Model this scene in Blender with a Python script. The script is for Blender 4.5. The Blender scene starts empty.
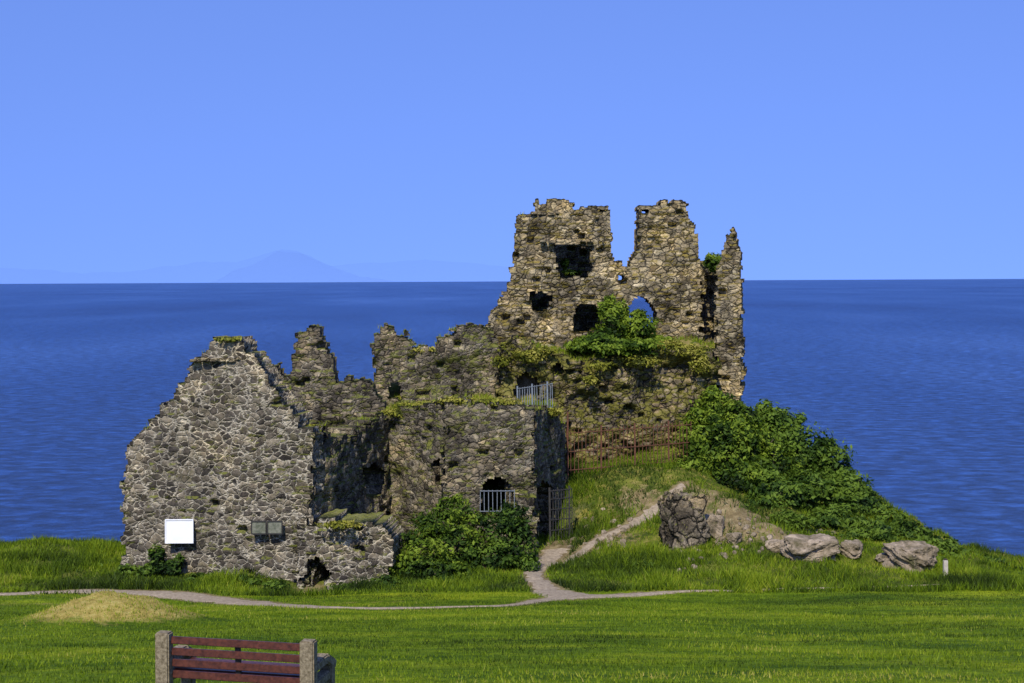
import bpy, bmesh, math, random
import numpy as np
from mathutils import Vector, Matrix
random.seed(3); rng=np.random.default_rng(5)
F=1422.0; CX=512.0; HZ=281.0
scene=bpy.context.scene
scene.view_settings.view_transform='Standard'; scene.view_settings.look='None'; scene.view_settings.exposure=0

# ---------------- noise helpers ----------------
def h2(i,j,s=0):
    n=(i.astype(np.int64)*374761393+j.astype(np.int64)*668265263+s*1442695041)&0xffffffff
    n=((n^(n>>13))*1274126177)&0xffffffff
    n=((n^(n>>16))*2246822519)&0xffffffff
    n=n^(n>>15)
    return (n&0xffffff)/float(0xffffff)
def vn(x,y,s=0):
    x=np.asarray(x,float); y=np.asarray(y,float)
    i=np.floor(x).astype(np.int64); j=np.floor(y).astype(np.int64)
    fx=x-i; fy=y-j; fx=fx*fx*(3-2*fx); fy=fy*fy*(3-2*fy)
    a=h2(i,j,s); b=h2(i+1,j,s); c=h2(i,j+1,s); d=h2(i+1,j+1,s)
    return (a+(b-a)*fx)*(1-fy)+(c+(d-c)*fx)*fy
def fbm(x,y,s=0,o=4):
    t=0;a=0.5;w=0
    x=np.asarray(x,float); y=np.asarray(y,float)
    for k in range(o):
        t=t+a*(vn(x,y,s+k*7)*2-1); w+=a; a*=0.5; x=x*2.03+11.3; y=y*2.03+5.7
    return t/w
def sstep(x): 
    x=np.clip(x,0,1); return x*x*(3-2*x)

# ---------------- terrain function ----------------
def wx(px,Y): return (px-CX)/F*Y
def wz(py,Y): return (HZ-py)/F*Y
def base(Y):
    ys=[-200,-30,0,14.8,36,40,46,52,60,400]; zs=[4,2.0,-1.7,-4.5,-8.3,-8.95,-9.3,-9.6,-9.8,-11]
    return (np.interp(Y-1.6,ys,zs)+np.interp(Y-.5,ys,zs)+np.interp(Y+.5,ys,zs)+np.interp(Y+1.6,ys,zs))/4
MX,MY=-8.65,30.7
ctrl=[(580,537,50),(560,547,49),(600,530,50.5),(650,514,51.5),(690,480,53),(600,484,53.5),(578,505,52.5),(620,468,54.6),(680,464,55),(620,464,56.3),(680,458,56.5),
 (545,543,50.0),(560,540,51.0),(566,530,52),
 (720,490,53),(740,425,58),(690,446,57),(800,455,57),(760,440,57.5),(760,532,48.5),(700,545,48),(725,505,51),(800,548,47.5),(860,512,54),
 (830,535,50.5),(800,500,54),(900,540,51.5),(900,558,47),(650,552,47.5),(600,560,46.8),(950,560,49),(1024,573,48),(980,574,46)]
cp=[]; cd=[]
for px,py,Y in ctrl:
    cp.append((wx(px,Y),Y)); cd.append(wz(py,Y)-float(base(np.array(Y))))
for X in range(-32,36,6):
    for Y in (36,42.5): cp.append((X,Y)); cd.append(0)
for X in range(-32,-2,6):
    for Y in (50,58,66): cp.append((X,Y)); cd.append(0)
for p in ((0,62),(8,64),(14,64)): cp.append(p); cd.append(2.5)
for p in ((24,50),(30,50),(30,60),(22,62),(36,45)): cp.append(p); cd.append(-0.3)
cp=np.array(cp,float); cd=np.array(cd,float); n=len(cd)
def ker(r2): return 0.5*r2*np.log(r2+1e-9)
D2=((cp[:,None,:]-cp[None,:,:])**2).sum(-1)
A=np.zeros((n+3,n+3)); A[:n,:n]=ker(D2)+np.eye(n)*0.3; A[:n,n]=1; A[:n,n+1:]=cp; A[n,:n]=1; A[n+1:,:n]=cp.T
sol=np.linalg.solve(A,np.concatenate([cd,[0,0,0]]))
def edgeY(X):
    return np.interp(X,[-200,-60,-30,-14,-9,0,8,11,13.5,17.5,24,40,200],[75,60,53,52.5,58,68,66,61,56.5,51,48,47,60])
def tz(X,Y):
    X=np.asarray(X,float); Y=np.asarray(Y,float); sh=np.broadcast(X,Y).shape
    X=np.broadcast_to(X,sh).ravel(); Y=np.broadcast_to(Y,sh).ravel()
    d=np.zeros(X.shape)
    m=(X>-36)&(X<40)&(Y>32)&(Y<72)
    xs=X[m]; ys=Y[m]
    if xs.size:
        out=np.zeros(xs.shape)
        for k in range(n):
            out+=sol[k]*ker((xs-cp[k,0])**2+(ys-cp[k,1])**2)
        out+=sol[n]+sol[n+1]*xs+sol[n+2]*ys
        fade=sstep((ys-37)/5)*sstep((38-xs)/8)*sstep((xs+32)/8)
        fade*=np.where(xs<-3,sstep((xs+9)/6),1)
        d[m]=np.clip(out,-1.2,5)*fade
    z=base(Y)+d
    rough=sstep((Y-41.5)/2)
    z=z+fbm(X*.12,Y*.12,1,3)*.12+rough*fbm(X*.7,Y*.7,2,4)*.16+(1-rough)*fbm(X*.6,Y*.6,5,3)*.05
    z=z+sstep((Y-44.5)/2)*sstep((X-5)/2)*(fbm(X*.9,Y*.9,12,4)*.35)
    z=z-.42*np.exp(-((X+6.2)/1.5)**2-((Y-43.4)/1.5)**2)
    z=z+.38*np.exp(-((X+16.6)/1.8)**2-((Y-49.5)/2.5)**2)
    # dry mound on the lawn
    z=z+0.60*np.exp(-(((X-MX)/1.5)**2+((Y-MY)/1.5)**2)**1.1)*(1+.25*fbm(X*2,Y*2,9,3))
    c=edgeY(X)+fbm(X*.3,X*0+3,4,3)*1.0
    t=sstep((Y-c)/7)
    z=z*(1-t)+(-30+fbm(X*.3,Y*.3,6,4)*2)*t
    z=z+t*(1-t)*4*fbm(X*.5,Y*.5,8,4)*1.5
    return z.reshape(sh)
def gpt(px,py,Y0=12):
    Ys=np.arange(Y0,72,0.05); z=tz(wx(px,Ys),Ys); r=wz(py,Ys)
    i=np.argmax(z>=r)
    Y=Ys[i]; return np.array([wx(px,Y),Y,z[i]])

# ---------------- mesh helpers ----------------
def mk(name,V,Fc,mat=None,parent=None,smooth=False,tint=None,quads=True):
    me=bpy.data.meshes.new(name)
    V=np.asarray(V,dtype=np.float32); 
    if isinstance(Fc,np.ndarray):
        k=Fc.shape[1]; me.vertices.add(len(V)); me.vertices.foreach_set('co',V.ravel())
        me.loops.add(Fc.size); me.loops.foreach_set('vertex_index',Fc.astype(np.int32).ravel())
        me.polygons.add(len(Fc)); me.polygons.foreach_set('loop_start',np.arange(0,Fc.size,k,dtype=np.int32))
        me.polygons.foreach_set('loop_total',np.full(len(Fc),k,dtype=np.int32))
        me.update(calc_edges=True)
    else:
        me.from_pydata([tuple(map(float,v)) for v in V],[],Fc); me.update()
    if tint is not None:
        a=me.attributes.new('tint','FLOAT','POINT'); a.data.foreach_set('value',np.asarray(tint,dtype=np.float32))
    if smooth: me.polygons.foreach_set('use_smooth',np.ones(len(me.polygons),dtype=bool))
    o=bpy.data.objects.new(name,me); scene.collection.objects.link(o)
    if mat: me.materials.append(mat)
    if parent: o.parent=parent
    return o
def empty(name,loc=(0,0,0)):
    o=bpy.data.objects.new(name,None); o.location=loc; scene.collection.objects.link(o); return o
def beams(name,segs,mat,parent=None,bev=0):
    bm=bmesh.new()
    for p0,p1,w,h in segs:
        p0=Vector(p0);p1=Vector(p1); d=p1-p0; L=d.length; 
        q=d.to_track_quat('Z','Y').to_matrix().to_4x4()
        M=Matrix.Translation((p0+p1)/2)@q@Matrix.Diagonal((w,h,L,1))
        bmesh.ops.create_cube(bm,size=1,matrix=M)
    if bev: bmesh.ops.bevel(bm,geom=bm.edges[:],offset=bev,segments=2,affect='EDGES')
    me=bpy.data.meshes.new(name); bm.to_mesh(me); bm.free()
    o=bpy.data.objects.new(name,me); scene.collection.objects.link(o); me.materials.append(mat)
    if parent: o.parent=parent
    return o

# ---------------- materials ----------------
def newmat(name):
    m=bpy.data.materials.new(name); m.use_nodes=True; nt=m.node_tree; nt.nodes.clear()
    out=nt.nodes.new('ShaderNodeOutputMaterial'); b=nt.nodes.new('ShaderNodeBsdfPrincipled')
    nt.links.new(b.outputs[0],out.inputs[0]); b.inputs['Roughness'].default_value=.85
    b.inputs['Specular IOR Level'].default_value=.15
    return m,nt,b,out
def N(nt,t,**k):
    nd=nt.nodes.new(t)
    for a,v in k.items(): setattr(nd,a,v)
    return nd
def ramp(nt,fac,stops,interp='LINEAR'):
    r=nt.nodes.new('ShaderNodeValToRGB'); cr=r.color_ramp; cr.interpolation=interp
    while len(cr.elements)<len(stops): cr.elements.new(0.5)
    for e,(p,c) in zip(cr.elements,stops):
        e.position=p; e.color=(c[0],c[1],c[2],1) if not isinstance(c,(int,float)) else (c,c,c,1)
    nt.links.new(fac,r.inputs[0]); return r.outputs[0]
def mix(nt,fac,a,b,bt='MIX'):
    m=nt.nodes.new('ShaderNodeMix'); m.data_type='RGBA'; m.blend_type=bt
    for s,v in ((m.inputs[0],fac),(m.inputs[6],a),(m.inputs[7],b)):
        if hasattr(v,'links'): nt.links.new(v,s)
        elif isinstance(v,(int,float)): s.default_value=v
        else: s.default_value=(*v,1)
    return m.outputs[2]
def math_(nt,op,a,b=0.0):
    m=nt.nodes.new('ShaderNodeMath'); m.operation=op
    for s,v in ((m.inputs[0],a),(m.inputs[1],b)):
        if hasattr(v,'links'): nt.links.new(v,s)
        else: s.default_value=v
    return m.outputs[0]
def noise(nt,vec,sc,det=4,rough=.55):
    x=N(nt,'ShaderNodeTexNoise'); x.inputs['Scale'].default_value=sc; x.inputs['Detail'].default_value=det; x.inputs['Roughness'].default_value=rough
    nt.links.new(vec,x.inputs['Vector']); return x.outputs['Fac']

def stone_mat(name,stones,mortar,mw=.05,scale=2.6,moss=.35,mosscol=(.10,.13,.025),dist=.09,mstr=1.0,stain=.5,gain=1.0,zs=1.4,crev=.5,lich=.35):
    m,nt,b,out=newmat(name); L=nt.links
    tc=N(nt,'ShaderNodeTexCoord'); mp=N(nt,'ShaderNodeMapping'); mp.inputs['Scale'].default_value=(1,1,zs)
    L.new(tc.outputs['Object'],mp.inputs[0])
    nz=N(nt,'ShaderNodeTexNoise'); nz.inputs['Scale'].default_value=3.2; nz.inputs['Detail'].default_value=4; L.new(mp.outputs[0],nz.inputs['Vector'])
    vm=N(nt,'ShaderNodeVectorMath',operation='MULTIPLY_ADD'); L.new(nz.outputs['Color'],vm.inputs[0]); vm.inputs[1].default_value=(.36,.36,.36); L.new(mp.outputs[0],vm.inputs[2])
    P=vm.outputs[0]
    v1=N(nt,'ShaderNodeTexVoronoi'); v1.feature='F1'; v1.inputs['Scale'].default_value=scale; L.new(P,v1.inputs['Vector'])
    v2=N(nt,'ShaderNodeTexVoronoi'); v2.feature='DISTANCE_TO_EDGE'; v2.inputs['Scale'].default_value=scale; L.new(P,v2.inputs['Vector'])
    sep=N(nt,'ShaderNodeSeparateColor'); L.new(v1.outputs['Color'],sep.inputs[0])
    k=len(stones); col=ramp(nt,sep.outputs[0],[(i/(k-1),tuple(x*gain for x in c)) for i,c in enumerate(stones)])
    fine=noise(nt,tc.outputs['Object'],11,6,.75)
    col=mix(nt,1,col,ramp(nt,fine,[(.3,.3),(.7,1.65)]),'MULTIPLY')
    nb=noise(nt,tc.outputs['Object'],.7,8,.7)
    wob=noise(nt,tc.outputs['Object'],1.6,5,.65)
    thr=math_(nt,'MULTIPLY',ramp(nt,wob,[(.34,.4),(.66,1.7)]),mw)
    mm=N(nt,'ShaderNodeMapRange'); mm.interpolation_type='SMOOTHSTEP'
    L.new(v2.outputs['Distance'],mm.inputs[0]); mm.inputs[1].default_value=0; L.new(thr,mm.inputs[2]); mm.inputs[3].default_value=mstr; mm.inputs[4].default_value=0
    mcol=mix(nt,1,mortar,ramp(nt,fine,[(.3,.55),(.7,1.25)]),'MULTIPLY')
    mcol=mix(nt,ramp(nt,noise(nt,tc.outputs['Object'],1.3,6,.7),[(.64-.28*crev,0),(.74-.28*crev,1)]),mcol,(.025,.021,.017))
    col=mix(nt,mm.outputs[0],col,mcol)
    col=mix(nt,stain,col,ramp(nt,nb,[(.36,(.18,.175,.17)),(.5,(.82,.81,.77)),(.64,(1.5,1.34,1.0))]),'MULTIPLY')
    lw=ramp(nt,noise(nt,tc.outputs['Object'],2.6,6,.75),[(.54,0),(.67,lich)])
    col=mix(nt,lw,col,(.28,.245,.11))
    ge=N(nt,'ShaderNodeNewGeometry'); sx=N(nt,'ShaderNodeSeparateXYZ'); L.new(ge.outputs['True Normal'],sx.inputs[0])
    up=math_(nt,'ABSOLUTE',sx.outputs[2])
    up=math_(nt,'ADD',math_(nt,'MULTIPLY',up,.5),math_(nt,'MULTIPLY',noise(nt,tc.outputs['Object'],1.7,6,.7),1.0))
    mk_=ramp(nt,up,[(max(0,.98-moss),0),(min(1,1.12-moss),.8)])
    mc=mix(nt,noise(nt,tc.outputs['Object'],4,3),mosscol,(mosscol[0]*2.0,mosscol[1]*1.45,mosscol[2]*1.2))
    col=mix(nt,mk_,col,mc)
    L.new(col,b.inputs['Base Color'])
    hgt=math_(nt,'ADD',ramp(nt,v2.outputs['Distance'],[(0,0),(.12,.8),(.35,1)]),math_(nt,'MULTIPLY',fine,.6))
    hgt=math_(nt,'ADD',hgt,math_(nt,'MULTIPLY',sep.outputs[1],.7))
    bp=N(nt,'ShaderNodeBump'); bp.inputs['Strength'].default_value=1; bp.inputs['Distance'].default_value=dist
    L.new(hgt,bp.inputs['Height']); L.new(bp.outputs[0],b.inputs['Normal'])
    b.inputs['Roughness'].default_value=.95
    return m
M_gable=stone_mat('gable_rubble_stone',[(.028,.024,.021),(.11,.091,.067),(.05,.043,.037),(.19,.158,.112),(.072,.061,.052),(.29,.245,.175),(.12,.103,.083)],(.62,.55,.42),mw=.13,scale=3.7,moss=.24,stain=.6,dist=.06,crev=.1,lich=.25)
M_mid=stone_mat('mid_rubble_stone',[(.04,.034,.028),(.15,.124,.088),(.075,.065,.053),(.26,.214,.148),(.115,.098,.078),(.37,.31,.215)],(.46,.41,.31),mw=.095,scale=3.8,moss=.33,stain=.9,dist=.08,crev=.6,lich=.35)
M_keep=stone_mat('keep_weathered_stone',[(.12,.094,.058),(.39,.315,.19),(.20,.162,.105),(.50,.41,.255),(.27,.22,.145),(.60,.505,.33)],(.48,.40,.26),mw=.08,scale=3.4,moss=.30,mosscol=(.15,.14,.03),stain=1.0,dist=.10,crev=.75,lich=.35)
M_reb=stone_mat('rubble_face_stone',[(.07,.056,.04),(.28,.22,.14),(.115,.096,.073),(.39,.315,.205),(.18,.15,.11)],(.16,.13,.09),mw=.09,scale=2.9,moss=.40,mosscol=(.11,.125,.02),stain=.95,dist=.13,crev=1.0)

def simple(name,c1,c2,sc=6,rough=.7,bump=.01,metal=0,spec=.3,c0=None):
    m,nt,b,out=newmat(name); tc=N(nt,'ShaderNodeTexCoord')
    f=noise(nt,tc.outputs['Object'],sc,6,.7); st=[(.35,c1),(.65,c2)]
    if c0: st=[(.30,c0),(.46,c1),(.65,c2)]
    c=ramp(nt,f,st)
    nt.links.new(c,b.inputs['Base Color']); b.inputs['Roughness'].default_value=rough; b.inputs['Metallic'].default_value=metal
    b.inputs['Specular IOR Level'].default_value=spec
    bp=N(nt,'ShaderNodeBump'); bp.inputs['Distance'].default_value=bump; bp.inputs['Strength'].default_value=.8
    nt.links.new(f,bp.inputs['Height']); nt.links.new(bp.outputs[0],b.inputs['Normal'])
    return m
def leaf_mat(name,cols,trans=.25):
    m,nt,b,out=newmat(name); at=N(nt,'ShaderNodeAttribute'); at.attribute_name='tint'
    c=ramp(nt,at.outputs['Fac'],[(i/(len(cols)-1),x) for i,x in enumerate(cols)])
    nt.links.new(c,b.inputs['Base Color']); b.inputs['Roughness'].default_value=.6; b.inputs['Specular IOR Level'].default_value=.12
    t=N(nt,'ShaderNodeBsdfTranslucent'); nt.links.new(mix(nt,1,c,(1.3,1.4,.5),'MULTIPLY'),t.inputs[0])
    ms=N(nt,'ShaderNodeMixShader'); ms.inputs[0].default_value=trans
    nt.links.new(b.outputs[0],ms.inputs[1]); nt.links.new(t.outputs[0],ms.inputs[2]); nt.links.new(ms.outputs[0],out.inputs[0])
    return m
M_leaf=leaf_mat('shrub_leaf',[(.008,.018,.003),(.028,.058,.006),(.08,.13,.010),(.17,.23,.02)])
M_leafd=leaf_mat('dark_shrub_leaf',[(.005,.012,.003),(.017,.040,.006),(.050,.092,.010),(.11,.17,.018)])
M_blade=leaf_mat('grass_blade',[(.022,.038,.006),(.07,.115,.008),(.155,.225,.008),(.25,.29,.02),(.44,.35,.10)],.3)

def ground_mat():
    m,nt,b,out=newmat('ground_grass'); L=nt.links; tc=N(nt,'ShaderNodeTexCoord'); P=tc.outputs['Object']
    mp=N(nt,'ShaderNodeMapping'); mp.inputs['Scale'].default_value=(.35,1,1); L.new(P,mp.inputs[0])
    n1=noise(nt,mp.outputs[0],.5,6,.65); n2=noise(nt,P,7,5,.75); n3=noise(nt,mp.outputs[0],1.6,5,.65)
    lawn=ramp(nt,n1,[(.34,(.05,.10,.006)),(.5,(.14,.21,.008)),(.66,(.25,.30,.012))])
    lawn=mix(nt,1,lawn,ramp(nt,n2,[(.3,.5),(.7,1.4)]),'MULTIPLY')
    lawn=mix(nt,.8,lawn,ramp(nt,n3,[(.34,(.4,.52,.5)),(.6,(1.15,1.08,1))]),'MULTIPLY')
    rough=ramp(nt,noise(nt,P,1.1,6,.7),[(.3,(.025,.042,.010)),(.48,(.07,.092,.012)),(.62,(.15,.165,.025)),(.78,(.27,.22,.08))])
    a=N(nt,'ShaderNodeAttribute'); a.attribute_name='mask'; s=N(nt,'ShaderNodeSeparateColor'); L.new(a.outputs['Color'],s.inputs[0])
    nn=math_(nt,'MULTIPLY',math_(nt,'SUBTRACT',noise(nt,P,3,5,.7),.5),1.1)
    fr=ramp(nt,math_(nt,'ADD',s.outputs[2],nn),[(.35,0),(.65,1)])
    col=mix(nt,fr,lawn,rough)
    dry=ramp(nt,noise(nt,P,5,5,.7),[(.3,(.20,.15,.03)),(.5,(.40,.30,.075)),(.7,(.52,.42,.13))])
    col=mix(nt,ramp(nt,math_(nt,'ADD',s.outputs[1],nn),[(.35,0),(.7,.95)]),col,dry)
    soil=ramp(nt,noise(nt,P,4,6,.75),[(.3,(.09,.06,.03)),(.5,(.22,.16,.08)),(.6,(.30,.23,.12)),(.75,(.44,.36,.22))])
    col=mix(nt,ramp(nt,math_(nt,'ADD',s.outputs[0],nn),[(.4,0),(.65,.9)]),col,soil)
    ge=N(nt,'ShaderNodeNewGeometry'); sx=N(nt,'ShaderNodeSeparateXYZ'); L.new(ge.outputs['Normal'],sx.inputs[0])
    rock=ramp(nt,noise(nt,P,1.5,6,.7),[(.3,(.05,.045,.03)),(.7,(.22,.18,.12))])
    col=mix(nt,ramp(nt,math_(nt,'ADD',sx.outputs[2],math_(nt,'MULTIPLY',nn,.3)),[(.6,1),(.75,0)]),col,rock)
    L.new(col,b.inputs['Base Color']); b.inputs['Specular IOR Level'].default_value=.05
    bp=N(nt,'ShaderNodeBump'); bp.inputs['Distance'].default_value=.07; bp.inputs['Strength'].default_value=.9
    L.new(noise(nt,P,9,6,.8),bp.inputs['Height']); L.new(bp.outputs[0],b.inputs['Normal'])
    return m
M_ground=ground_mat()
M_path=simple('path_gravel',(.20,.155,.105),(.38,.305,.21),9,.95,.03,spec=.05)
M_rock=simple('boulder_rock',(.17,.135,.085),(.38,.30,.21),2.6,.9,.16,spec=.1,c0=(.06,.058,.02))
M_iron=simple('grey_iron',(.13,.15,.17),(.25,.28,.30),20,.5,.002,metal=.3)
M_rust=simple('rusty_iron',(.06,.025,.015),(.15,.06,.03),20,.8,.004)
M_dark=simple('black_paint_iron',(.02,.02,.02),(.05,.045,.04),20,.5,.002)

# ---------------- ground ----------------
def axis(lo,hi,flo,fhi,st):
    mid=np.arange(flo,fhi+1e-6,st); a=[];x=flo;s=st
    while x>lo: s*=1.18; x-=s; a.append(x)
    c=[];x=fhi;s=st
    while x<hi: s*=1.18; x+=s; c.append(x)
    return np.concatenate([a[::-1],mid,c])
gx=axis(-400,400,-26,30,.2); gy=axis(-150,300,12,66,.2)
GX,GY=np.meshgrid(gx,gy); GZ=tz(GX,GY)
V=np.stack([GX,GY,GZ],-1).reshape(-1,3); nx=len(gx); ny=len(gy)
I=(np.arange(ny-1)[:,None]*nx+np.arange(nx-1)[None,:]).ravel()
ground=mk('ground',V,np.stack([I,I+1,I+nx+1,I+nx],1),M_ground,smooth=True)
def line_pts(pix): return np.array([gpt(a,b,36) for a,b in pix])
paths=[([(-60,589),(0,592),(60,590),(130,591),(200,597),(260,603),(330,607),(420,609),(500,606),(545,600),(600,597),(700,592),(860,589),(1060,588)],
        [.45,.5,.5,1.0,1.1,.9,.5,.25,.3,.75,.7,.15,.08,.08]),
       ([(575,598),(552,592),(538,583),(532,574),(538,566),(548,558),(556,550)],[1.3,1.0,.6,.5,.7,.9,.9]),
       ([(556,566),(575,556),(598,540),(622,528),(645,517),(662,504),(682,486)],[.3,.35,.35,.4,.45,.45,.3])]
ctr=[]
def catmull(P,W,k=14):
    out=[];ow=[]
    for i in range(len(P)-1):
        p0=P[max(i-1,0)];p1=P[i];p2=P[i+1];p3=P[min(i+2,len(P)-1)]
        for t in np.arange(k)/k:
            out.append(.5*((2*p1)+(-p0+p2)*t+(2*p0-5*p1+4*p2-p3)*t*t+(-p0+3*p1-3*p2+p3)*t**3)); ow.append(W[i]+(W[i+1]-W[i])*t)
    out.append(P[-1]);ow.append(W[-1]); return np.array(out),np.array(ow)
PV=[];PF=[];off=0
for pi,(pix,w) in enumerate(paths):
    P=line_pts(pix)[:,:2]; C,W=catmull(P,w,26)
    ctr.append((C,W))
    T=np.gradient(C,axis=0); T/=np.linalg.norm(T,axis=1)[:,None]+1e-9; Nn=np.stack([-T[:,1],T[:,0]],1)
    s=np.arange(len(C)); k=9
    for j in range(k):
        f=(j/(k-1)-.5)
        ww=W*(1+.7*fbm(s*.23,s*0+(7 if f<0 else 3)+pi,12,4))
        q=C+Nn*(f*ww)[:,None]
        z=tz(q[:,0],q[:,1])+.03-.035*(2*abs(f))**3+pi*.004
        PV.append(np.column_stack([q,z]))
    m_=len(C)
    for j in range(k-1):
        a=off+j*m_+np.arange(m_-1); PF.append(np.stack([a,a+1,a+m_+1,a+m_],1))
    off+=k*m_
mk('footpath',np.concatenate(PV),np.concatenate(PF),M_path,smooth=True)
def pathdist(X,Y):
    d=np.full(X.shape,9.0)
    for C,W in ctr:
        for (x,y),w in zip(C[::3],W[::3]): d=np.minimum(d,np.hypot(X-x,Y-y)-w*.5)
    return d
VX=V[:,0];VY=V[:,1]
pd=np.full(len(VX),9.0); mm_=(VY>34)&(VY<58)&(VX>-26)&(VX<30); pd[mm_]=pathdist(VX[mm_],VY[mm_])
soil=np.clip(.75-pd*1.4,0,.75)
bare=((735,520,2.0,.9),(610,540,1.6,.55),(790,545,1.6,.7),(700,500,1.6,.7),(660,470,1.6,.4),(640,505,1.5,.7),(760,500,1.4,.5),(560,542,1.2,.7),(312,590,.8,.7))
for px,py,r,a in bare:
    g=gpt(px,py); soil=np.maximum(soil,a*np.exp(-((VX-g[0])**2+(VY-g[1])**2)/r**2))
dry=1.25*np.exp(-(((VX-MX)/1.9)**2+((VY-MY)/1.9)**2)**1.5)
dry=np.maximum(dry,.4*sstep((VY-45)/4)*(VX>2)*.9)
dry=np.maximum(dry,.42*np.exp(-((VY-38.6)/.8)**2)*(VX<-3))
roughm=sstep((VY-41.2+fbm(VX*.4,VX*0,3,3)*.6)/1.0)
ca=ground.data.color_attributes.new('mask','FLOAT_COLOR','POINT')
ca.data.foreach_set('color',np.stack([soil,dry,roughm,np.ones_like(soil)],1).astype(np.float32).ravel())

# ---------------- walls ----------------
castle=empty('ruined_castle')
tops=[]
def pip(x,y,poly):
    r=np.zeros(x.shape,bool); m=len(poly)
    for i in range(m):
        x1,y1=poly[i];x2,y2=poly[(i+1)%m]
        if y1==y2: continue
        c=((y1>y)!=(y2>y))&(x<(x2-x1)*(y-y1)/(y2-y1)+x1); r^=c
    return r
def arch(x0,y0,x1,y1,k=.45):
    pts=[(x0,y1)]; h=(y1-y0)*k
    for i in range(9):
        a=math.pi-math.pi*i/8; pts.append(((x0+x1)/2+math.cos(a)*(x1-x0)/2, y0+h-math.sin(a)*h))
    pts.append((x1,y1)); return pts
def wall(name,a,b,prof,holes=(),thick=1.0,zb=-10.3,mat=None,amp=.10,res=.08,seed=0,edge=.10,jit=.16,grass=.25,ext=(0,0),pits=.03,st_amp=.11):
    X1,Y1=wx(*a),a[1]; X2,Y2=wx(*b),b[1]; L=math.hypot(X2-X1,Y2-Y1); dx,dy=(X2-X1)/L,(Y2-Y1)/L
    nxv,nyv=dy,-dx
    def uz(px,py):
        k=(px-CX)/F; u=(k*Y1-X1)/(dx-k*dy); return u,(HZ-py)/F*(Y1+u*dy)
    pr=[uz(*p) for p in prof]; pu=np.array([p[0] for p in pr]); pz=np.array([p[1] for p in pr]); pu=np.maximum.accumulate(pu+np.arange(len(pu))*1e-4)
    u0,u1=pu[0]-ext[0],pu[-1]+ext[1]; z1=pz.max()+.3
    nu=int((u1-u0+.4)/res); nz=int((z1-zb)/res)
    uc=u0-.2+(np.arange(nu)+.5)*res; zc=zb+(np.arange(nz)+.5)*res
    UC,ZC=np.meshgrid(uc,zc,indexing='ij')
    def block(U,Z,rh=.20,cw=.30):
        zz=Z+.10*fbm(U*.8,Z*.5,seed+70,2); row=np.floor(zz/rh); o=h2(row,row*0+seed,21)*cw; c=np.floor((U+o)/cw); return row,c,(row+.5)*rh,(c+.5)*cw-o
    row,c,bz,bu=block(UC,ZC)
    jz=(h2(row,c,seed+1)-.5)*2*jit; ju=(h2(row,c,seed+2)-.5)*2*edge
    tu=.6*UC+.4*bu
    top=np.interp(tu,pu,pz)+.14*fbm(tu*1.6,tu*0+seed,33,3)
    mixu=.6*UC+.4*bu
    occ=(bz*.45+ZC*.55+jz<top)&(mixu+ju>u0)&(mixu+ju<u1)
    for hpoly in holes:
        hp=[uz(*p) for p in hpoly]
        occ&=~pip(.75*UC+.25*bu+ju*.35,.75*ZC+.25*bz+jz*.2,hp)
    ug=u0-.2+np.arange(nu+1)*res; zg=zb+np.arange(nz+1)*res
    UG,ZG=np.meshgrid(ug,zg,indexing='ij')
    r2,c2,_,_=block(UG,ZG)
    hh=h2(r2,c2,seed+5)
    st=(hh-.5)*st_amp-np.where(hh<pits,.25,0)
    er=fbm(UG*.55,ZG*.55,seed+91,3); st=st-np.clip(er-.25,0,1)*.5
    dF=amp*fbm(UG*.8,ZG*.8,seed+3,4)*1.6+st
    dB=amp*fbm(UG*.8,ZG*.8,seed+13,4)*1.6
    ju=(h2(np.arange(nu+1)[:,None]+ZG*0,np.arange(nz+1)[None,:]+ZG*0,seed+8)-.5)*res*.6
    jz=(h2(np.arange(nu+1)[:,None]+ZG*0,np.arange(nz+1)[None,:]+ZG*0,seed+9)-.5)*res*.6
    U=UG+ju; Z=ZG+jz
    Fv=np.stack([X1+U*dx+nxv*dF,Y1+U*dy+nyv*dF,Z],-1).reshape(-1,3)
    Bv=np.stack([X1+U*dx-nxv*(thick+dB),Y1+U*dy-nyv*(thick+dB),Z],-1).reshape(-1,3)
    nv=len(Fv); idx=lambda i,j:i*(nz+1)+j
    i,j=np.nonzero(occ); f=[]
    a0,a1,a2,a3=idx(i,j),idx(i+1,j),idx(i+1,j+1),idx(i,j+1)
    f.append(np.stack([a0,a1,a2,a3],1)); f.append(np.stack([a1,a0,a3,a2],1)+nv)
    op=np.pad(occ,1)
    def side(mask,p,q):
        ii,jj=np.nonzero(occ&~mask); s0=idx(ii+p[0],jj+p[1]); s1=idx(ii+q[0],jj+q[1])
        f.append(np.stack([s0,s0+nv,s1+nv,s1],1)); return ii,jj
    side(op[:-2,1:-1],(0,0),(0,1)); side(op[2:,1:-1],(1,1),(1,0)); side(op[1:-1,:-2],(1,0),(0,0))
    ti,tj=side(op[1:-1,2:],(0,1),(1,1))
    fc=np.concatenate(f); VV=np.concatenate([Fv,Bv]); use,inv=np.unique(fc,return_inverse=True)
    mk(name,VV[use],inv.reshape(fc.shape),mat,castle)
    if grass>0 and len(ti):
        keep=rng.random(len(ti))<grass; ti,tj=ti[keep],tj[keep]
        keep=fbm(uc[ti]*.8,zc[tj]*.8,seed+44,3)>-.05; ti,tj=ti[keep],tj[keep]
        t=rng.random(len(ti))*thick; u=uc[ti]; 
        tops.append(np.stack([X1+u*dx-nxv*t,Y1+u*dy-nyv*t,zc[tj]+res*.4],1))

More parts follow.
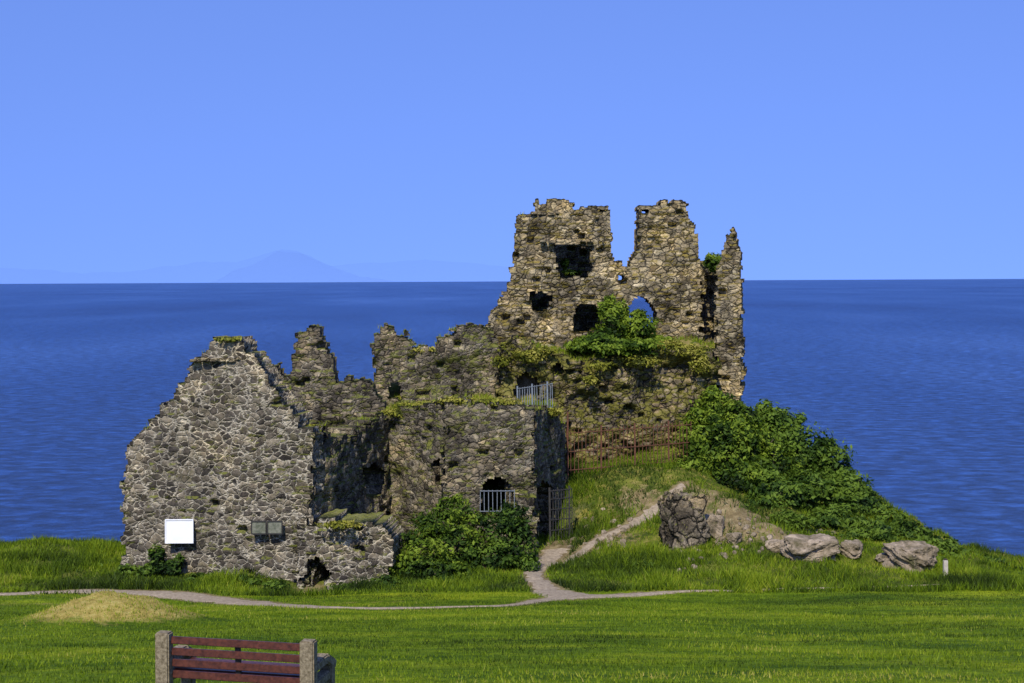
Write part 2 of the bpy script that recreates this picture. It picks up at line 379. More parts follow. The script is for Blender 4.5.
# left wing
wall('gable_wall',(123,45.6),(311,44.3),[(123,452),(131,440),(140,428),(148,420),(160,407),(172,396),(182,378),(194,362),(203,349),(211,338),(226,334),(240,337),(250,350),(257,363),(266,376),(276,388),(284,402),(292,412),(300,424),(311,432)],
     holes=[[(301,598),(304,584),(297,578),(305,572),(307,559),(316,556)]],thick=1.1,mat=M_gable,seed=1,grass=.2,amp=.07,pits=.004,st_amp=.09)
wall('wing_left_wall',(164,46.8),(197,51.4),[(164,438),(180,436),(197,440)],thick=.9,mat=M_mid,seed=3,amp=.08,grass=.1)
wall('wing_right_wall',(311,44.4),(386,50.5),[(311,432),(322,438),(335,436),(350,441),(360,430),(372,420),(386,414)],
     holes=[[(366,468),(374,462),(384,470),(382,492),(372,500),(366,488)]],thick=1.0,mat=M_mid,seed=4,amp=.13,pits=.04)
wall('wing_back_wall',(197,51.5),(386,51.5),[(197,440),(225,420),(232,400),(262,392),(265,372),(270,364),(276,362),(281,372),(288,380),(290,360),(294,350),(291,336),(297,328),(308,325),(319,327),(322,343),(330,358),(335,372),(337,382),(347,379),(360,378),(370,382),(377,392),(383,402),(386,412)],
     thick=1.0,mat=M_mid,seed=6,amp=.14,jit=.2,edge=.15,grass=.1)
wall('wing_base_wall',(294,44.2),(391,43.9),[(294,527),(305,522),(340,523),(365,524),(380,530),(391,540)],
     holes=[[(301,598),(304,584),(297,578),(305,572),(307,559),(318,556),(322,567),(330,573),(323,580),(327,598)]],thick=1.8,mat=M_gable,seed=8,amp=.12,grass=.8,pits=.01)
wall('range_west_wall',(364,51.6),(443,48.6),[(364,440),(370,424),(380,416),(392,409),(410,405),(430,401),(443,402)],
     holes=[[(368,466),(376,463),(383,470),(382,486),(374,492),(369,484)],[(433,462),(439,458),(441,482),(434,483)]],thick=1.0,mat=M_mid,seed=10,amp=.17,grass=.6,pits=.04)
wall('range_front_wall',(443,48.6),(533,48.6),[(443,402),(470,403),(500,403),(520,404),(533,408)],
     holes=[arch(480,477,513,514,.5)],thick=1.0,mat=M_mid,seed=12,amp=.14,grass=.6)
wall('range_side_wall',(533,48.7),(566,54.2),[(533,408),(545,411),(556,416),(566,424)],
     holes=[arch(537,482,552,550,.15)],thick=1.0,mat=M_mid,seed=14,amp=.08,grass=.5)
wall('upper_range_wall',(373,56.8),(508,57.4),[(373,338),(375,329),(384,326),(398,331),(408,336),(412,345),(424,350),(434,348),(441,339),(452,330),(462,325),(478,326),(490,331),(498,342),(503,350),(508,360)],
     holes=[arch(387,381,401,398,.5)],thick=1.3,zb=-6.5,mat=M_mid,seed=16,amp=.24,grass=.4)
wall('keep_rubble_face',(498,56.9),(718,57.6),[(498,350),(508,340),(522,340),(540,350),(556,358),(580,362),(605,361),(630,354),(650,352),(680,350),(700,356),(718,362)],
     holes=[arch(514,373,538,406,.5),[(551,368),(558,362),(566,370),(558,380)]],thick=1.2,zb=-8.5,mat=M_reb,seed=18,amp=.5,jit=.2,grass=.9,pits=.06,st_amp=.18)
# keep
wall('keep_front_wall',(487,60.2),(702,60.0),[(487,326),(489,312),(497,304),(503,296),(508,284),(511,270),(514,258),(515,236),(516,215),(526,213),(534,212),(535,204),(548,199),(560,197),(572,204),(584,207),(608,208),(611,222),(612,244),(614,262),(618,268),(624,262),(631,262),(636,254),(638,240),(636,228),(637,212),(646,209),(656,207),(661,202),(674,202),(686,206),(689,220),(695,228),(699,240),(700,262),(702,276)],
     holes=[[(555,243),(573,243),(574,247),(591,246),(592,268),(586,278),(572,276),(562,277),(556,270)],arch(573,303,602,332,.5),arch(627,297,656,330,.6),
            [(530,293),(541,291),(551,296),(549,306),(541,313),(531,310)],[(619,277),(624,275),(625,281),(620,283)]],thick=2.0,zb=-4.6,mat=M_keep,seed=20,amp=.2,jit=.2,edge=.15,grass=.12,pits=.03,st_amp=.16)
wall('keep_back_wall',(516,63.6),(611,63.6),[(516,262),(528,232),(545,226),(560,228),(590,226),(604,232),(611,262)],thick=1.2,zb=-4.6,mat=M_mid,seed=22,grass=0)  # darker stone than the keep front, standing in for shade behind the window
wall('keep_return_wall',(689,61.4),(722,60.6),[(689,262),(700,268),(712,276),(722,266)],holes=[arch(701,288,714,346,.2)],thick=1.2,zb=-7,mat=M_keep,seed=24,amp=.14,grass=.3)
wall('keep_corner_pier',(715,58.9),(742,58.7),[(715,292),(717,272),(722,262),(724,244),(728,236),(735,230),(738,246),(741,262),(742,300)],thick=2.6,zb=-7.8,mat=M_keep,seed=26,amp=.12,grass=.25)
wall('keep_inner_wall',(693,62.9),(722,62.9),[(693,284),(722,276)],thick=.8,zb=-7,mat=M_mid,seed=27,grass=0)
def ledge(px0,px1,py,Y,seed,w0=7,h=.13):
    segs=[];x=px0; r=random.Random(seed)
    while x<px1:
        w=r.uniform(w0,w0*2); x2=min(x+w,px1); z=wz(py,Y)+r.uniform(-.04,.04)
        if r.random()>.2: segs.append(((wx(x,Y),Y-.06,z),(wx(x2-1,Y),Y-.06,z),.32,h*r.uniform(.8,1.2)))
        x=x2
    beams('string_course',segs,M_keep,castle,.03)
ledge(540,604,242,60.0,1); ledge(517,560,214,60.1,2); ledge(190,243,358,45,4,9,.11); ledge(555,592,243,59.95,5,16,.2)
# earth fill
ys=np.arange(49.7,66.8,.15); rows=[]
for Y in ys:
    xl=np.interp(Y,[49.7,51.6,53.2,57,66.8],[-1.8,-3.8,-5.1,-5.4,-5.4]); xr=np.interp(Y,[49.6,54.2,57.9,58.0,59.2,59.3,66.8],[.2,1.5,2.0,7.4,7.6,8.8,8.8])
    xs=np.linspace(xl,xr,90); zr=np.interp(Y,[49.6,51,57.8,58.05,60,66.8],[-5.1,-5.05,-4.9,-3.3,-2.85,-3.0])
    zl=np.interp(Y,[49.6,51,56.8,58,60,66.8],[-5.1,-5.05,-4.9,-4.4,-3.2,-3.2]); t=sstep((xs+.8)/.9)
    z=zl*(1-t)+zr*t+.28*fbm(xs*.9,xs*0+Y*.9,51,4)
    z=z+.9*np.exp(-((xs-5.2)/1.6)**2-((Y-59.1)/1.0)**2)+.5*np.exp(-((xs-.6)/1.2)**2-((Y-59.4)/1)**2)+.4*np.exp(-((xs-7.6)/1.0)**2-((Y-59.6)/1.0)**2)
    z[0]=-10; z[-1]=-10 if Y>58.3 else -5.9
    rows.append(np.stack([xs,xs*0+Y,z],1))
rows[0][:,2]=-5.9; rows[-1][:,2]=-10
EV=np.concatenate(rows); I=(np.arange(len(ys)-1)[:,None]*90+np.arange(89)[None,:]).ravel()
ef=mk('earth_fill',EV,np.stack([I,I+1,I+91,I+90],1),M_ground,castle,smooth=True)
ca=ef.data.color_attributes.new('mask','FLOAT_COLOR','POINT'); q=np.zeros((len(EV),4),np.float32); q[:,0]=.42; q[:,1]=.42; q[:,2]=1; q[:,3]=1
ca.data.foreach_set('color',q.ravel())

# ---------------- vegetation ----------------
def blades(name,P,h,w,tone,mat=M_blade,parent=None,lean=.45):
    n_=len(P); a=rng.random(n_)*2*np.pi; w=w*(.6+.8*rng.random(n_)); h=h*(.5+rng.random(n_))
    dx=np.cos(a)*w/2; dy=np.sin(a)*w/2; lx=rng.normal(0,lean,n_)*h; ly=rng.normal(0,lean,n_)*h
    A_=P+np.stack([-dx,-dy,-.02+0*dx],1); B_=P+np.stack([dx,dy,-.02+0*dx],1); C_=P+np.stack([lx,ly,h],1)
    VV=np.stack([A_,B_,C_],1).reshape(-1,3); r=np.repeat(np.clip(tone+rng.normal(0,.13,n_),0,1),3)
    return mk(name,VV,np.arange(3*n_).reshape(-1,3),mat,parent,tint=r)
def scatter(n_,Y0,Y1,kx=.42):
    Y=np.sqrt(rng.random(n_)*(Y1**2-Y0**2)+Y0**2); X=(rng.random(n_)*2-1)*kx*Y; return X,Y
X,Y=scatter(200000,15,42); d=pathdist(X,Y)
k=(d>.05)&(rng.random(len(X))<.35+.9*vn(X*1.5,Y*2.5,63)); X,Y=X[k],Y[k]; md=np.exp(-(((X-MX)/1.8)**2+((Y-MY)/1.8)**2)**1.5); Z=tz(X,Y)
g1=np.stack([X,Y,Z],1); tone=.45+.55*fbm(X*.22,Y*.6,61,5)+.22*fbm(X*1.6,Y*2.6,62,3)+md*.5-.10*sstep((Y-31)/6)
blades('lawn_grass',g1,.035+.035*vn(X*1.1,Y*1.6,66)**2,.022+.0*X,tone)
X,Y=scatter(320000,41,58); k=rng.random(len(X))<.25+1.0*vn(X*.8,Y*.8,71); X,Y=X[k],Y[k]
inside=(X>wx(123,45.6))&(X<.3)&(Y>np.interp(X,[-12.4,-6.3,-6.2,-4,-2.4,.3],[45.4,44.2,44.0,43.7,48.4,48.4])); d=pathdist(X,Y)
k=(~inside)&(d>.1)&(Y<edgeY(X)+2)
soilk=np.zeros(len(X))
for px,py,r,a in bare:
    g=gpt(px,py); soilk=np.maximum(soilk,a*np.exp(-((X-g[0])**2+(Y-g[1])**2)/r**2))
k&=rng.random(len(X))>soilk*1.15
X,Y=X[k],Y[k]; Z=tz(X,Y); tall=.07+.32*vn(X*.9,Y*.9,73)**2
tall=np.where((abs(X+6.2)<.9)&(Y<44.2)&(Y>42),.05,tall)
blades('rough_grass',np.stack([X,Y,Z],1),tall,.035,.30+.6*fbm(X*.45,Y*.45,74,4)+.16*fbm(X*3,Y*3,75,2))
T=np.concatenate(tops); T=np.repeat(T,6,0)+rng.normal(0,.07,(len(T)*6,3))*np.array([1,1,.25])
blades('wall_top_grass',T,.13,.03,.66,parent=castle)
ii=rng.integers(0,len(EV),42000); ii=ii[(EV[ii,2]>-5.6)]; ii=ii[fbm(EV[ii,0],EV[ii,1],77,3)>-.12]
E=EV[ii]+rng.normal(0,.05,(len(ii),3))*np.array([1,1,.2]); blades('fill_grass',E,.15,.035,.62+.3*fbm(E[:,0]*.8,E[:,1]*.8,78,3),parent=castle)

def leaves(name,blobs,dens=900,size=.09,mat=M_leaf,tone=.5,parent=None,stems=True,seed=0):
    Vs=[];Rs=[]; r_=np.random.default_rng(seed); tw=[]
    extra=[]
    for (c,rad) in blobs:
        rad=np.array(rad,float) if hasattr(rad,'__len__') else np.array([rad]*3,float)
        for _ in range(4):
            d=r_.normal(size=3); d[2]=abs(d[2])*.9; d/=np.linalg.norm(d); extra.append((np.array(c)+d*rad*.95,rad*r_.uniform(.2,.42)))
    for bi,(c,rad) in enumerate(list(blobs)+extra):
        rad=np.array(rad,float) if hasattr(rad,'__len__') else np.array([rad]*3,float); c=np.array(c,float)
        n_=int(dens*(rad[0]*rad[2]+rad[0]*rad[1]+rad[1]*rad[2])/3*4)
        d=r_.normal(size=(n_,3)); d/=np.linalg.norm(d,axis=1)[:,None]
        th=np.arctan2(d[:,1],d[:,0]); lump=fbm(th*2.2+bi*3,d[:,2]*4+bi,seed+5,4)
        rr=(.55+.45*r_.random(n_)**.7)*(1+.7*lump)
        p=c+d*rad*rr[:,None]
        nn=d+r_.normal(0,.6,(n_,3))+np.array([0,0,.35]); nn/=np.linalg.norm(nn,axis=1)[:,None]
        t=np.cross(nn,r_.normal(size=(n_,3))); t/=np.linalg.norm(t,axis=1)[:,None]; b_=np.cross(nn,t)
        s=size*(.35+1.0*r_.random(n_)**1.5)[:,None]
        q=np.stack([p-t*s,p-b_*s*.45+nn*s*.1,p+t*s,p+b_*s*.45+nn*s*.1],1)
        Vs.append(q.reshape(-1,3))
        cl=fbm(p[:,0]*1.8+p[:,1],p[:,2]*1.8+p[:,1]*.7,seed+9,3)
        Rs.append(np.repeat(np.clip(tone+.85*cl+.25*d[:,2]+(rr-.85)*.7+r_.normal(0,.13,n_),0,1),4))  # top light and inner shade put into leaf tone, plus random variation
        if bi<len(blobs):
            for _ in range(3):
                e=c+r_.normal(0,.35,3)*rad; tw.append(((c[0],c[1],c[2]-rad[2]),tuple(e),.035,.035))
    VV=np.concatenate(Vs); root=empty(name); 
    if parent: root.parent=parent
    mk('foliage',VV,np.arange(len(VV)).reshape(-1,4),mat,root,tint=np.concatenate(Rs))
    if stems: beams('stems',tw,M_bark,root)
    return root
M_bark=simple('bark',(.04,.03,.02),(.10,.075,.05),12,.9,.01)
M_moss=leaf_mat('moss_leaf',[(.05,.06,.01),(.12,.13,.015),(.20,.20,.02),(.30,.27,.05)],.15)
def B(px,py,Y,rpx,rz=None,ry=None):
    s=Y/F; return ((wx(px,Y),Y,wz(py,Y)),(rpx*s,(ry if ry else rpx*s),(rz or rpx)*s))
leaves('ivy',[B(614,318,58.9,14,18),B(638,328,58.7,18,14),B(604,340,58.5,20,11),B(655,346,58.4,18,8),B(620,347,58.2,38,10),B(606,308,59.2,8,10),B(580,347,58.5,16,6)],dens=950,size=.10,mat=M_leaf,tone=.5,seed=1,parent=castle)
leaves('ivy',[B(718,266,60.1,12,8,.6),B(713,262,60,8,7,.5),B(727,258,60,6,7,.4)],dens=1500,size=.08,mat=M_leaf,tone=.55,seed=2,parent=castle)
leaves('ivy',[B(572,273,61.2,9,3,.4),B(565,264,61.6,4,5,.4)],dens=1300,size=.08,mat=M_leaf,tone=.5,seed=12,parent=castle)
leaves('moss_clumps',[B(x,y,Yv,rx,rz,.3) for x,y,Yv,rx,rz in ((423,350,57.2,14,4),(515,350,57.0,14,9),(530,356,56.6,14,7),(500,362,56.6,10,5),(690,352,57.4,18,6),(668,348,57.6,16,6),(640,362,56.9,20,5),(600,366,56.8,14,5),(410,405,50.5,20,3),(455,401,48.9,18,4),(500,402,48.9,20,4),(550,412,51.5,12,4),(312,428,45,8,5),(340,524,43.7,22,3),(590,380,56.6,8,5),(700,366,57.2,10,8),(395,412,50.2,12,4),(228,338,44.9,12,2),(545,352,57,10,5))],dens=1200,size=.07,mat=M_moss,tone=.55,seed=13,parent=castle,stems=False)
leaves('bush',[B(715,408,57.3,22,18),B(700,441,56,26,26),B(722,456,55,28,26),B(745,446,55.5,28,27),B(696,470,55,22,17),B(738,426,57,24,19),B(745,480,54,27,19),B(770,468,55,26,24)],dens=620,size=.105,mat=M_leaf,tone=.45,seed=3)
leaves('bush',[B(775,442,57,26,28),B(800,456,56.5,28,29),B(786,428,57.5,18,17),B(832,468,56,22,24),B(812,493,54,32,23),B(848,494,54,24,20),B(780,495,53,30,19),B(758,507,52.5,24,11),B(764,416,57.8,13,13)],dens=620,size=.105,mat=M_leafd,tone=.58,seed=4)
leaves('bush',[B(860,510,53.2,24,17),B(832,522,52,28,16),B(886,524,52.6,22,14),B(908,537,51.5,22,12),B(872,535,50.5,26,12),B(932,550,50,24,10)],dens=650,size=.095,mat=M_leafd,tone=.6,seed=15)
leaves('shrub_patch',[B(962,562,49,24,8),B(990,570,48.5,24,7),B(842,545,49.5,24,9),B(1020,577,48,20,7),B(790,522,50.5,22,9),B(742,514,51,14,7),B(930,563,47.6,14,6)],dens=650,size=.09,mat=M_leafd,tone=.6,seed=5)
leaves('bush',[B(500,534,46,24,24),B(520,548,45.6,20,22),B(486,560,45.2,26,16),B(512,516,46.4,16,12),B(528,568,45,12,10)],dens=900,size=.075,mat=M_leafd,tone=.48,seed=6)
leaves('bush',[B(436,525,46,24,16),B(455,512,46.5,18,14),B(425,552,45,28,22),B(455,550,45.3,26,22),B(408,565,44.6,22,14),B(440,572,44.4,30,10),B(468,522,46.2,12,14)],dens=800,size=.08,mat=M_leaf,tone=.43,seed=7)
leaves('weeds',[B(156,556,45.1,7,14,.35),B(166,568,44.8,14,8,.4),B(146,570,44.9,10,7,.4),B(128,570,45.3,12,7,.4),B(176,562,44.9,5,9,.3)],dens=1100,size=.08,mat=M_leafd,tone=.5,seed=8)
leaves('weeds',[B(x,y,Yv,rx,rz,.45) for x,y,Yv,rx,rz in ((205,578,44.2,22,5),(245,580,44,20,5),(348,587,42.6,18,4),(380,584,42.8,22,7),(275,584,43,12,5),(600,575,45.6,22,7),(640,572,45.6,24,9),(690,574,45.4,22,7),(735,574,45.4,24,9),(770,572,45.6,24,8),(820,574,45,24,7),(870,577,44.6,24,7),(475,584,43.8,30,8),(430,584,43.6,24,6),(615,562,47,16,8),(590,566,46.5,12,6),(960,577,46,24,6),(1010,580,46,20,5),(30,556,49,30,7),(60,563,47.5,22,5),(5,562,48,18,6),(105,566,47,14,5))],dens=900,size=.07,mat=M_leafd,tone=.62,seed=9,stems=False)

# ---------------- rocks ----------------
def rock(name,c,r,seed,mat=M_rock,sq=.0,parent=None,rotz=0,st=.18):
    bm=bmesh.new(); bmesh.ops.create_icosphere(bm,subdivisions=5,radius=1)
    co=np.array([v.co[:] for v in bm.verts])
    if sq: 
        m_=np.abs(co).max(1)[:,None]; co=co*(1-sq)+co/m_*sq*.95
    f=fbm(co[:,0]*1.4+seed*3.1,co[:,2]*1.4+co[:,1]*1.1+seed,seed,5)
    g=np.round(fbm(co[:,1]*2+seed,co[:,2]*3+co[:,0]*2,seed+3,3)*5)/5
    co=co*(1+.34*f+st*g)[:,None]*np.array(r)
    cr,sr=math.cos(rotz),math.sin(rotz); co=np.stack([co[:,0]*cr-co[:,1]*sr,co[:,0]*sr+co[:,1]*cr,co[:,2]],1)
    co+=np.array(c)
    for v,p in zip(bm.verts,co): v.co=p
    me=bpy.data.meshes.new(name); bm.to_mesh(me); bm.free(); me.materials.append(mat)
    o=bpy.data.objects.new(name,me); scene.collection.objects.link(o)
    if parent:o.parent=parent
    return o
M_stack=stone_mat('outcrop_rock',[(.09,.072,.05),(.27,.22,.155),(.15,.125,.09),(.35,.29,.21)],(.04,.033,.025),mw=.05,scale=2.4,moss=.2,dist=.14,stain=.9,crev=1,zs=.8,lich=.3)
rock('rock_outcrop',(wx(681,48.2),48.2,wz(531,48.2)),(.70,.62,1.28),33,M_stack,.72,rotz=.15,st=.4)
def grock(px,py,rx,rz,seed,nm='boulder',sq=.45):
    g=gpt(px,py+rz); s=g[1]/F; return rock(nm,(g[0],g[1]+rx*s*.4,g[2]+rz*s*.85),(rx*s,rx*s*.8,rz*s),seed,M_rock,sq,rotz=seed)
grock(810,550,28,13,41); grock(852,551,13,8,42); grock(911,558,24,14,43); grock(712,528,11,12,44,sq=.6); grock(885,561,9,5,46); grock(775,548,10,6,47); grock(734,540,8,6,48)
bm=bmesh.new()
rr_=random.Random(9)
for _ in range(150):
    px=rr_.choice([rr_.gauss(725,22),rr_.gauss(790,30),rr_.gauss(600,20),rr_.gauss(690,10)]); py=rr_.gauss(540,13)
    g=gpt(px,min(572,max(490,py))); s=rr_.uniform(.04,.16)
    M_=Matrix.Translation(g)@Matrix.Rotation(rr_.uniform(0,6),4,(rr_.random(),rr_.random(),rr_.random()+.1))@Matrix.Diagonal((s,s*rr_.uniform(.6,1),s*rr_.uniform(.4,.8),1))
    ret=bmesh.ops.create_icosphere(bm,subdivisions=2,radius=1,matrix=M_)
    for v in ret['verts']: v.co+=Vector((rr_.uniform(-1,1),rr_.uniform(-1,1),rr_.uniform(-1,1)))*s*.16
me=bpy.data.meshes.new('rubble'); bm.to_mesh(me); bm.free(); me.materials.append(M_rock); o=bpy.data.objects.new('rubble',me); scene.collection.objects.link(o)

# ---------------- ironwork ----------------
def fence(name,px0,px1,Y0,Y1,pt0,pb0,pt1,pb1,sp,mat,w=.025,rails=(0.05,.95),parent=None,posts=0):
    A0=Vector((wx(px0,Y0),Y0,0)); A1=Vector((wx(px1,Y1),Y1,0)); L=(A1-A0).length; nb=max(2,int(L/sp)); segs=[]
    for i in range(nb+1):
        t=i/nb; p=A0.lerp(A1,t); zt=wz(pt0,Y0)*(1-t)+wz(pt1,Y1)*t; zb_=wz(pb0,Y0)*(1-t)+wz(pb1,Y1)*t
        ww=w*2.6 if posts and i%posts==0 else w
        segs.append(((p.x,p.y,zb_),(p.x+random.gauss(0,.01),p.y,zt+(.08 if ww>w else 0)),ww,ww))
    for r in rails:
        a=A0.copy(); a.z=wz(pb0,Y0)*(1-r)+wz(pt0,Y0)*r; b_=A1.copy(); b_.z=wz(pb1,Y1)*(1-r)+wz(pt1,Y1)*r
        segs.append((a+Vector((0,-.03,0)),b_+Vector((0,-.03,0)),w*1.2,w*1.2))
    return beams(name,segs,mat,parent)
fence('rusty_fence',566,690,54.3,55.4,430,474,422,464,.15,M_rust,.024,(.08,.5,.92),posts=9)
beams('iron_pole',[((wx(567,54.2),54.2,wz(500,54.2)),(wx(567,54.2),54.2,wz(412,54.2)),.06,.06)],M_rust)
fence('iron_gate',549,571,50.5,50.9,490,542,488,540,.11,M_dark,.026,(.03,.22,.42,.62,.82,.98),posts=7)
fence('terrace_railing',517,552,56.1,54.6,388,412,383,408,.14,M_iron,.024,(.04,.97),posts=6)
fence('doorway_railing',479,513,48.3,48.3,490,512,490,512,.14,M_iron,.022,(.05,.97))
def sign(name,px0,py0,px1,py1,Y,mat,fr):
    x0,x1=wx(px0,Y),wx(px1,Y); z0,z1=wz(py1,Y),wz(py0,Y); r=empty(name)
    bm=bmesh.new(); bmesh.ops.create_cube(bm,size=1,matrix=Matrix.Translation(((x0+x1)/2,Y,(z0+z1)/2))@Matrix.Diagonal((x1-x0,.05,z1-z0,1))); bmesh.ops.bevel(bm,geom=bm.edges[:],offset=.006,segments=2,affect='EDGES')
    me=bpy.data.meshes.new('panel'); bm.to_mesh(me); bm.free(); me.materials.append(mat); o=bpy.data.objects.new('panel',me); scene.collection.objects.link(o); o.parent=r
    t=.03; beams('frame',[((x0-t,Y-.012,z1+t/2),(x1+t,Y-.012,z1+t/2),.07,t),((x0-t,Y-.012,z0-t/2),(x1+t,Y-.012,z0-t/2),.07,t),((x0-t/2,Y-.012,z0),(x0-t/2,Y-.012,z1),t,.07),((x1+t/2,Y-.012,z0),(x1+t/2,Y-.012,z1),t,.07)],fr,r)
    beams('brackets',[(((x0+x1)/2+s_*.25*(x1-x0),Y,z),((x0+x1)/2+s_*.25*(x1-x0),Y+.35,z),.04,.04) for s_ in (-1,1) for z in (z0+.1,z1-.1)],M_dark,r)
    return r
M_white=simple('white_board',(.74,.75,.76),(.82,.82,.82),3,.5,.001)
M_panel=simple('faded_info_panel',(.07,.08,.05),(.20,.20,.15),9,.5,.001)
sign('white_notice_board',165,518.5,191.5,540.5,44.95,M_white,M_white)
sign('information_panel',251,520.5,264.5,532,44.4,M_panel,M_dark); sign('information_panel',267,520.5,280.5,532,44.3,M_panel,M_dark)
g=gpt(944,579); 
mp_=empty('marker_post'); beams('post',[((g[0],g[1],g[2]-.2),(g[0],g[1],g[2]+.52),.13,.13)],simple('post_wood',(.35,.31,.24),(.5,.46,.38),14,.85,.01),mp_,.015)
beams('cap',[((g[0],g[1],g[2]+.521),(g[0],g[1],g[2]+.56),.10,.10)],M_bark,mp_,.01)

# ---------------- bench ----------------
M_slat=simple('painted_brown_slat',(.04,.012,.009),(.11,.033,.021),18,.4,.003,spec=.4)
M_conc=simple('weathered_concrete',(.09,.07,.04),(.30,.245,.16),26,.9,.012,spec=.1)
bench=empty('park_bench',(wx(234,14.8),14.8,wz(634,14.8)-.86)); bench.rotation_euler=(0,math.radians(.4),math.radians(-12))
hw=.80
segs=[]
for s_ in (-1,1):
    x=s_*hw
    segs+=[((x,0,-.15),(x,-.02,.86),.155,.13)]
beams('end_posts',segs,M_conc,bench,.015)
segs=[]
for s_ in (-1,1):
    x=s_*hw
    segs+=[((x,.05,.56),(x,.42,.56),.14,.10),((x,.40,.57),(x,.66,.44),.14,.10),((x,.57,.48),(x,.58,-.15),.135,.12),((x,.05,.37),(x,.5,.37),.12,.10)]
beams('arms_and_legs',segs,M_conc,bench,.015)
bm=bmesh.new()
def slat(bm,x0,x1,y,z,dy,dz,ry=0):
    bmesh.ops.create_cube(bm,size=1,matrix=Matrix.Translation(((x0+x1)/2,y,z))@Matrix.Rotation(ry,4,'X')@Matrix.Diagonal((x1-x0,dy,dz,1)))
for i in range(4): slat(bm,-hw+.079,hw-.079,.0+.012*i,.775-.122*i,.035,.078,-.08)
for i in range(4): slat(bm,-hw+.063,hw-.063,.13+.115*i,.44,.09,.035)
bmesh.ops.bevel(bm,geom=bm.edges[:],offset=.006,segments=2,affect='EDGES')
me=bpy.data.meshes.new('slats'); bm.to_mesh(me); bm.free(); me.materials.append(M_slat); o=bpy.data.objects.new('slats',me); scene.collection.objects.link(o); o.parent=bench
beams('back_brace',[((0,.07,.40),(0,.04,.80),.06,.03)],M_dark,bench,.004)

# ---------------- sea ----------------
def sea_mat():
    m,nt,b,out=newmat('sea_water'); L=nt.links; tc=N(nt,'ShaderNodeTexCoord'); P=tc.outputs['Object']
    mp=N(nt,'ShaderNodeMapping'); mp.inputs['Scale'].default_value=(.004,.0012,1); L.new(P,mp.inputs[0])
    mp2=N(nt,'ShaderNodeMapping'); mp2.inputs['Scale'].default_value=(.3,.45,1); mp2.inputs['Rotation'].default_value=(0,0,.3); L.new(P,mp2.inputs[0])
    big=noise(nt,mp.outputs[0],1,6,.65); sm=noise(nt,mp2.outputs[0],1.0,8,.75)
    c=ramp(nt,big,[(.3,(.009,.036,.14)),(.5,(.016,.058,.20)),(.7,(.036,.096,.28))])
    c=mix(nt,1,c,ramp(nt,sm,[(.32,.22),(.5,.92),(.66,2.4)]),'MULTIPLY')
    L.new(c,b.inputs['Base Color']); b.inputs['Roughness'].default_value=.4; b.inputs['Specular IOR Level'].default_value=.25
    bp=N(nt,'ShaderNodeBump'); bp.inputs['Distance'].default_value=1.5; bp.inputs['Strength'].default_value=1; L.new(sm,bp.inputs['Height']); L.new(bp.outputs[0],b.inputs['Normal'])
    return m
SZ=-24.0
xs=axis(-90000,90000,-400,400,100); ysn=axis(-3000,90000,20,600,60)
SX,SY=np.meshgrid(xs,ysn); SV=np.stack([SX,SY,SX*0+SZ],-1).reshape(-1,3); a=len(xs); I=(np.arange(len(ysn)-1)[:,None]*a+np.arange(a-1)[None,:]).ravel()
mk('sea',SV,np.stack([I,I+1,I+a+1,I+a],1),sea_mat())
# ---------------- distant hills ----------------
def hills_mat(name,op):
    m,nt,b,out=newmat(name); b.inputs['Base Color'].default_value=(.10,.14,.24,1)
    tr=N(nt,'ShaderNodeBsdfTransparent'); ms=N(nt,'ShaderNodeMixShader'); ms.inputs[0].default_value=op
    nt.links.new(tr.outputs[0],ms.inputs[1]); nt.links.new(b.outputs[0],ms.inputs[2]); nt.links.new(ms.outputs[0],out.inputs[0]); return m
def hill(name,pts,Y,op,seed):
    xs=np.linspace(pts[0][0],pts[-1][0],400); h=np.interp(xs,[p[0] for p in pts],[HZ-p[1] for p in pts])*Y/F
    h=h+fbm(xs*.05,xs*0,seed,5)*2.2*Y/F*sstep(h/(8*Y/F)); h=np.maximum(h,-30)
    rows=[]
    for t,hh in ((0,0),(.35,.55),(.7,.9),(1,1),(1.6,.4),(2,0)):
        rows.append(np.stack([wx(xs,Y),xs*0+Y+t*Y*.06,SZ+(h-SZ)*hh*(1+t*.06)],1))
    Vh=np.concatenate(rows); I=(np.arange(5)[:,None]*400+np.arange(399)[None,:]).ravel()
    mk(name,Vh,np.stack([I,I+1,I+401,I+400],1),hills_mat(name+'_haze',op),smooth=True)
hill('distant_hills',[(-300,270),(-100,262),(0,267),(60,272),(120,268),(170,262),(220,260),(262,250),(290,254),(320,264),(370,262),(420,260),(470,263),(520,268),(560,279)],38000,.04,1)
hill('distant_hills',[(205,281),(222,268),(240,262),(258,252),(268,248),(282,250),(298,254),(312,262),(330,270),(350,276),(385,280)],30000,.045,2)

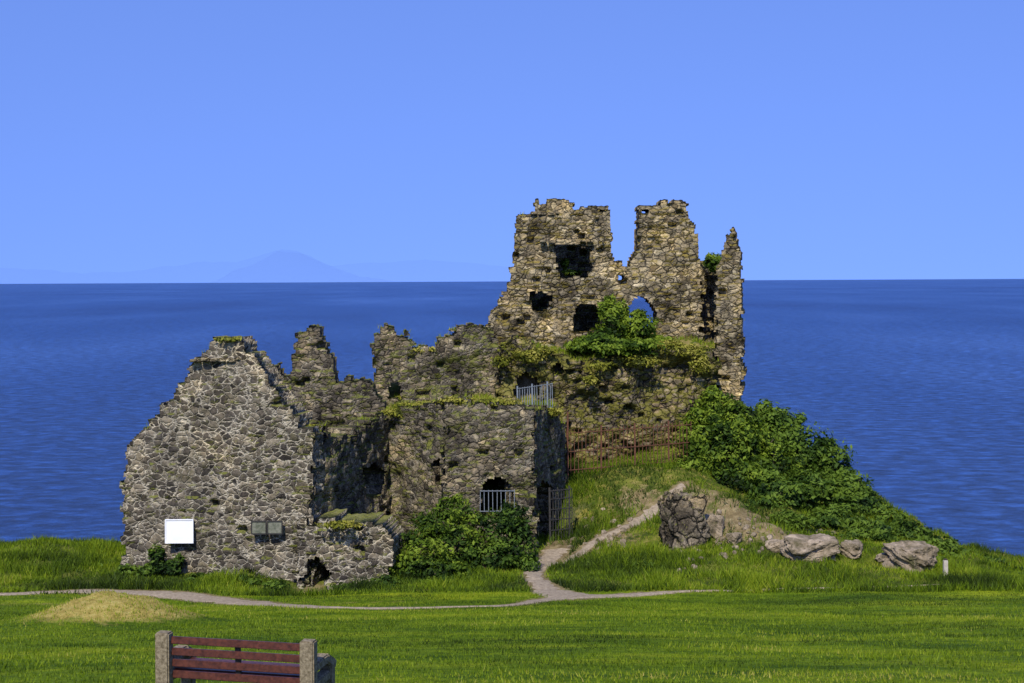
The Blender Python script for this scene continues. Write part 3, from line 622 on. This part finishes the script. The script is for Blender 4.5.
# ---------------- light, world, camera ----------------
EL=math.radians(45); AZ=math.radians(-13)   # sun behind the camera, slightly to its left
to=Vector((math.sin(AZ)*math.cos(EL),-math.cos(AZ)*math.cos(EL),math.sin(EL)))
sd=bpy.data.lights.new('sun','SUN'); sd.energy=5; sd.angle=math.radians(.5); sd.color=(1,.945,.83)
so=bpy.data.objects.new('sun',sd); so.rotation_euler=to.to_track_quat('Z','Y').to_euler(); scene.collection.objects.link(so)
w=bpy.data.worlds.new('World'); scene.world=w; w.use_nodes=True; nt=w.node_tree; nt.nodes.clear()
sky=nt.nodes.new('ShaderNodeTexSky'); sky.sky_type='NISHITA'; sky.sun_disc=False; sky.sun_elevation=EL; sky.sun_rotation=math.atan2(to.x,to.y)%(2*math.pi)
sky.altitude=0; sky.air_density=1; sky.dust_density=.2; sky.ozone_density=4
tc=nt.nodes.new('ShaderNodeTexCoord'); va=nt.nodes.new('ShaderNodeVectorMath'); va.operation='MULTIPLY_ADD'; va.inputs[1].default_value=(1,1,.75); va.inputs[2].default_value=(0,0,.40)
nt.links.new(tc.outputs['Generated'],va.inputs[0]); vn_=nt.nodes.new('ShaderNodeVectorMath'); vn_.operation='NORMALIZE'; nt.links.new(va.outputs[0],vn_.inputs[0]); nt.links.new(vn_.outputs[0],sky.inputs[0])
hs=nt.nodes.new('ShaderNodeMix'); hs.data_type='RGBA'; hs.blend_type='MULTIPLY'; hs.inputs[0].default_value=1; hs.inputs[7].default_value=(1.17,1.22,1.8,1)
nt.links.new(sky.outputs[0],hs.inputs[6])
bg=nt.nodes.new('ShaderNodeBackground'); bg.inputs[1].default_value=.15; nt.links.new(hs.outputs[2],bg.inputs[0])
wo=nt.nodes.new('ShaderNodeOutputWorld'); nt.links.new(bg.outputs[0],wo.inputs[0])
cd_=bpy.data.cameras.new('camera'); cd_.lens=50; cd_.sensor_width=36; cd_.shift_y=-(341.5-281)/1024; cd_.clip_end=200000; cd_.clip_start=.1
co_=bpy.data.objects.new('camera',cd_); co_.rotation_euler=(math.radians(90),math.radians(.28),0); scene.collection.objects.link(co_); scene.camera=co_
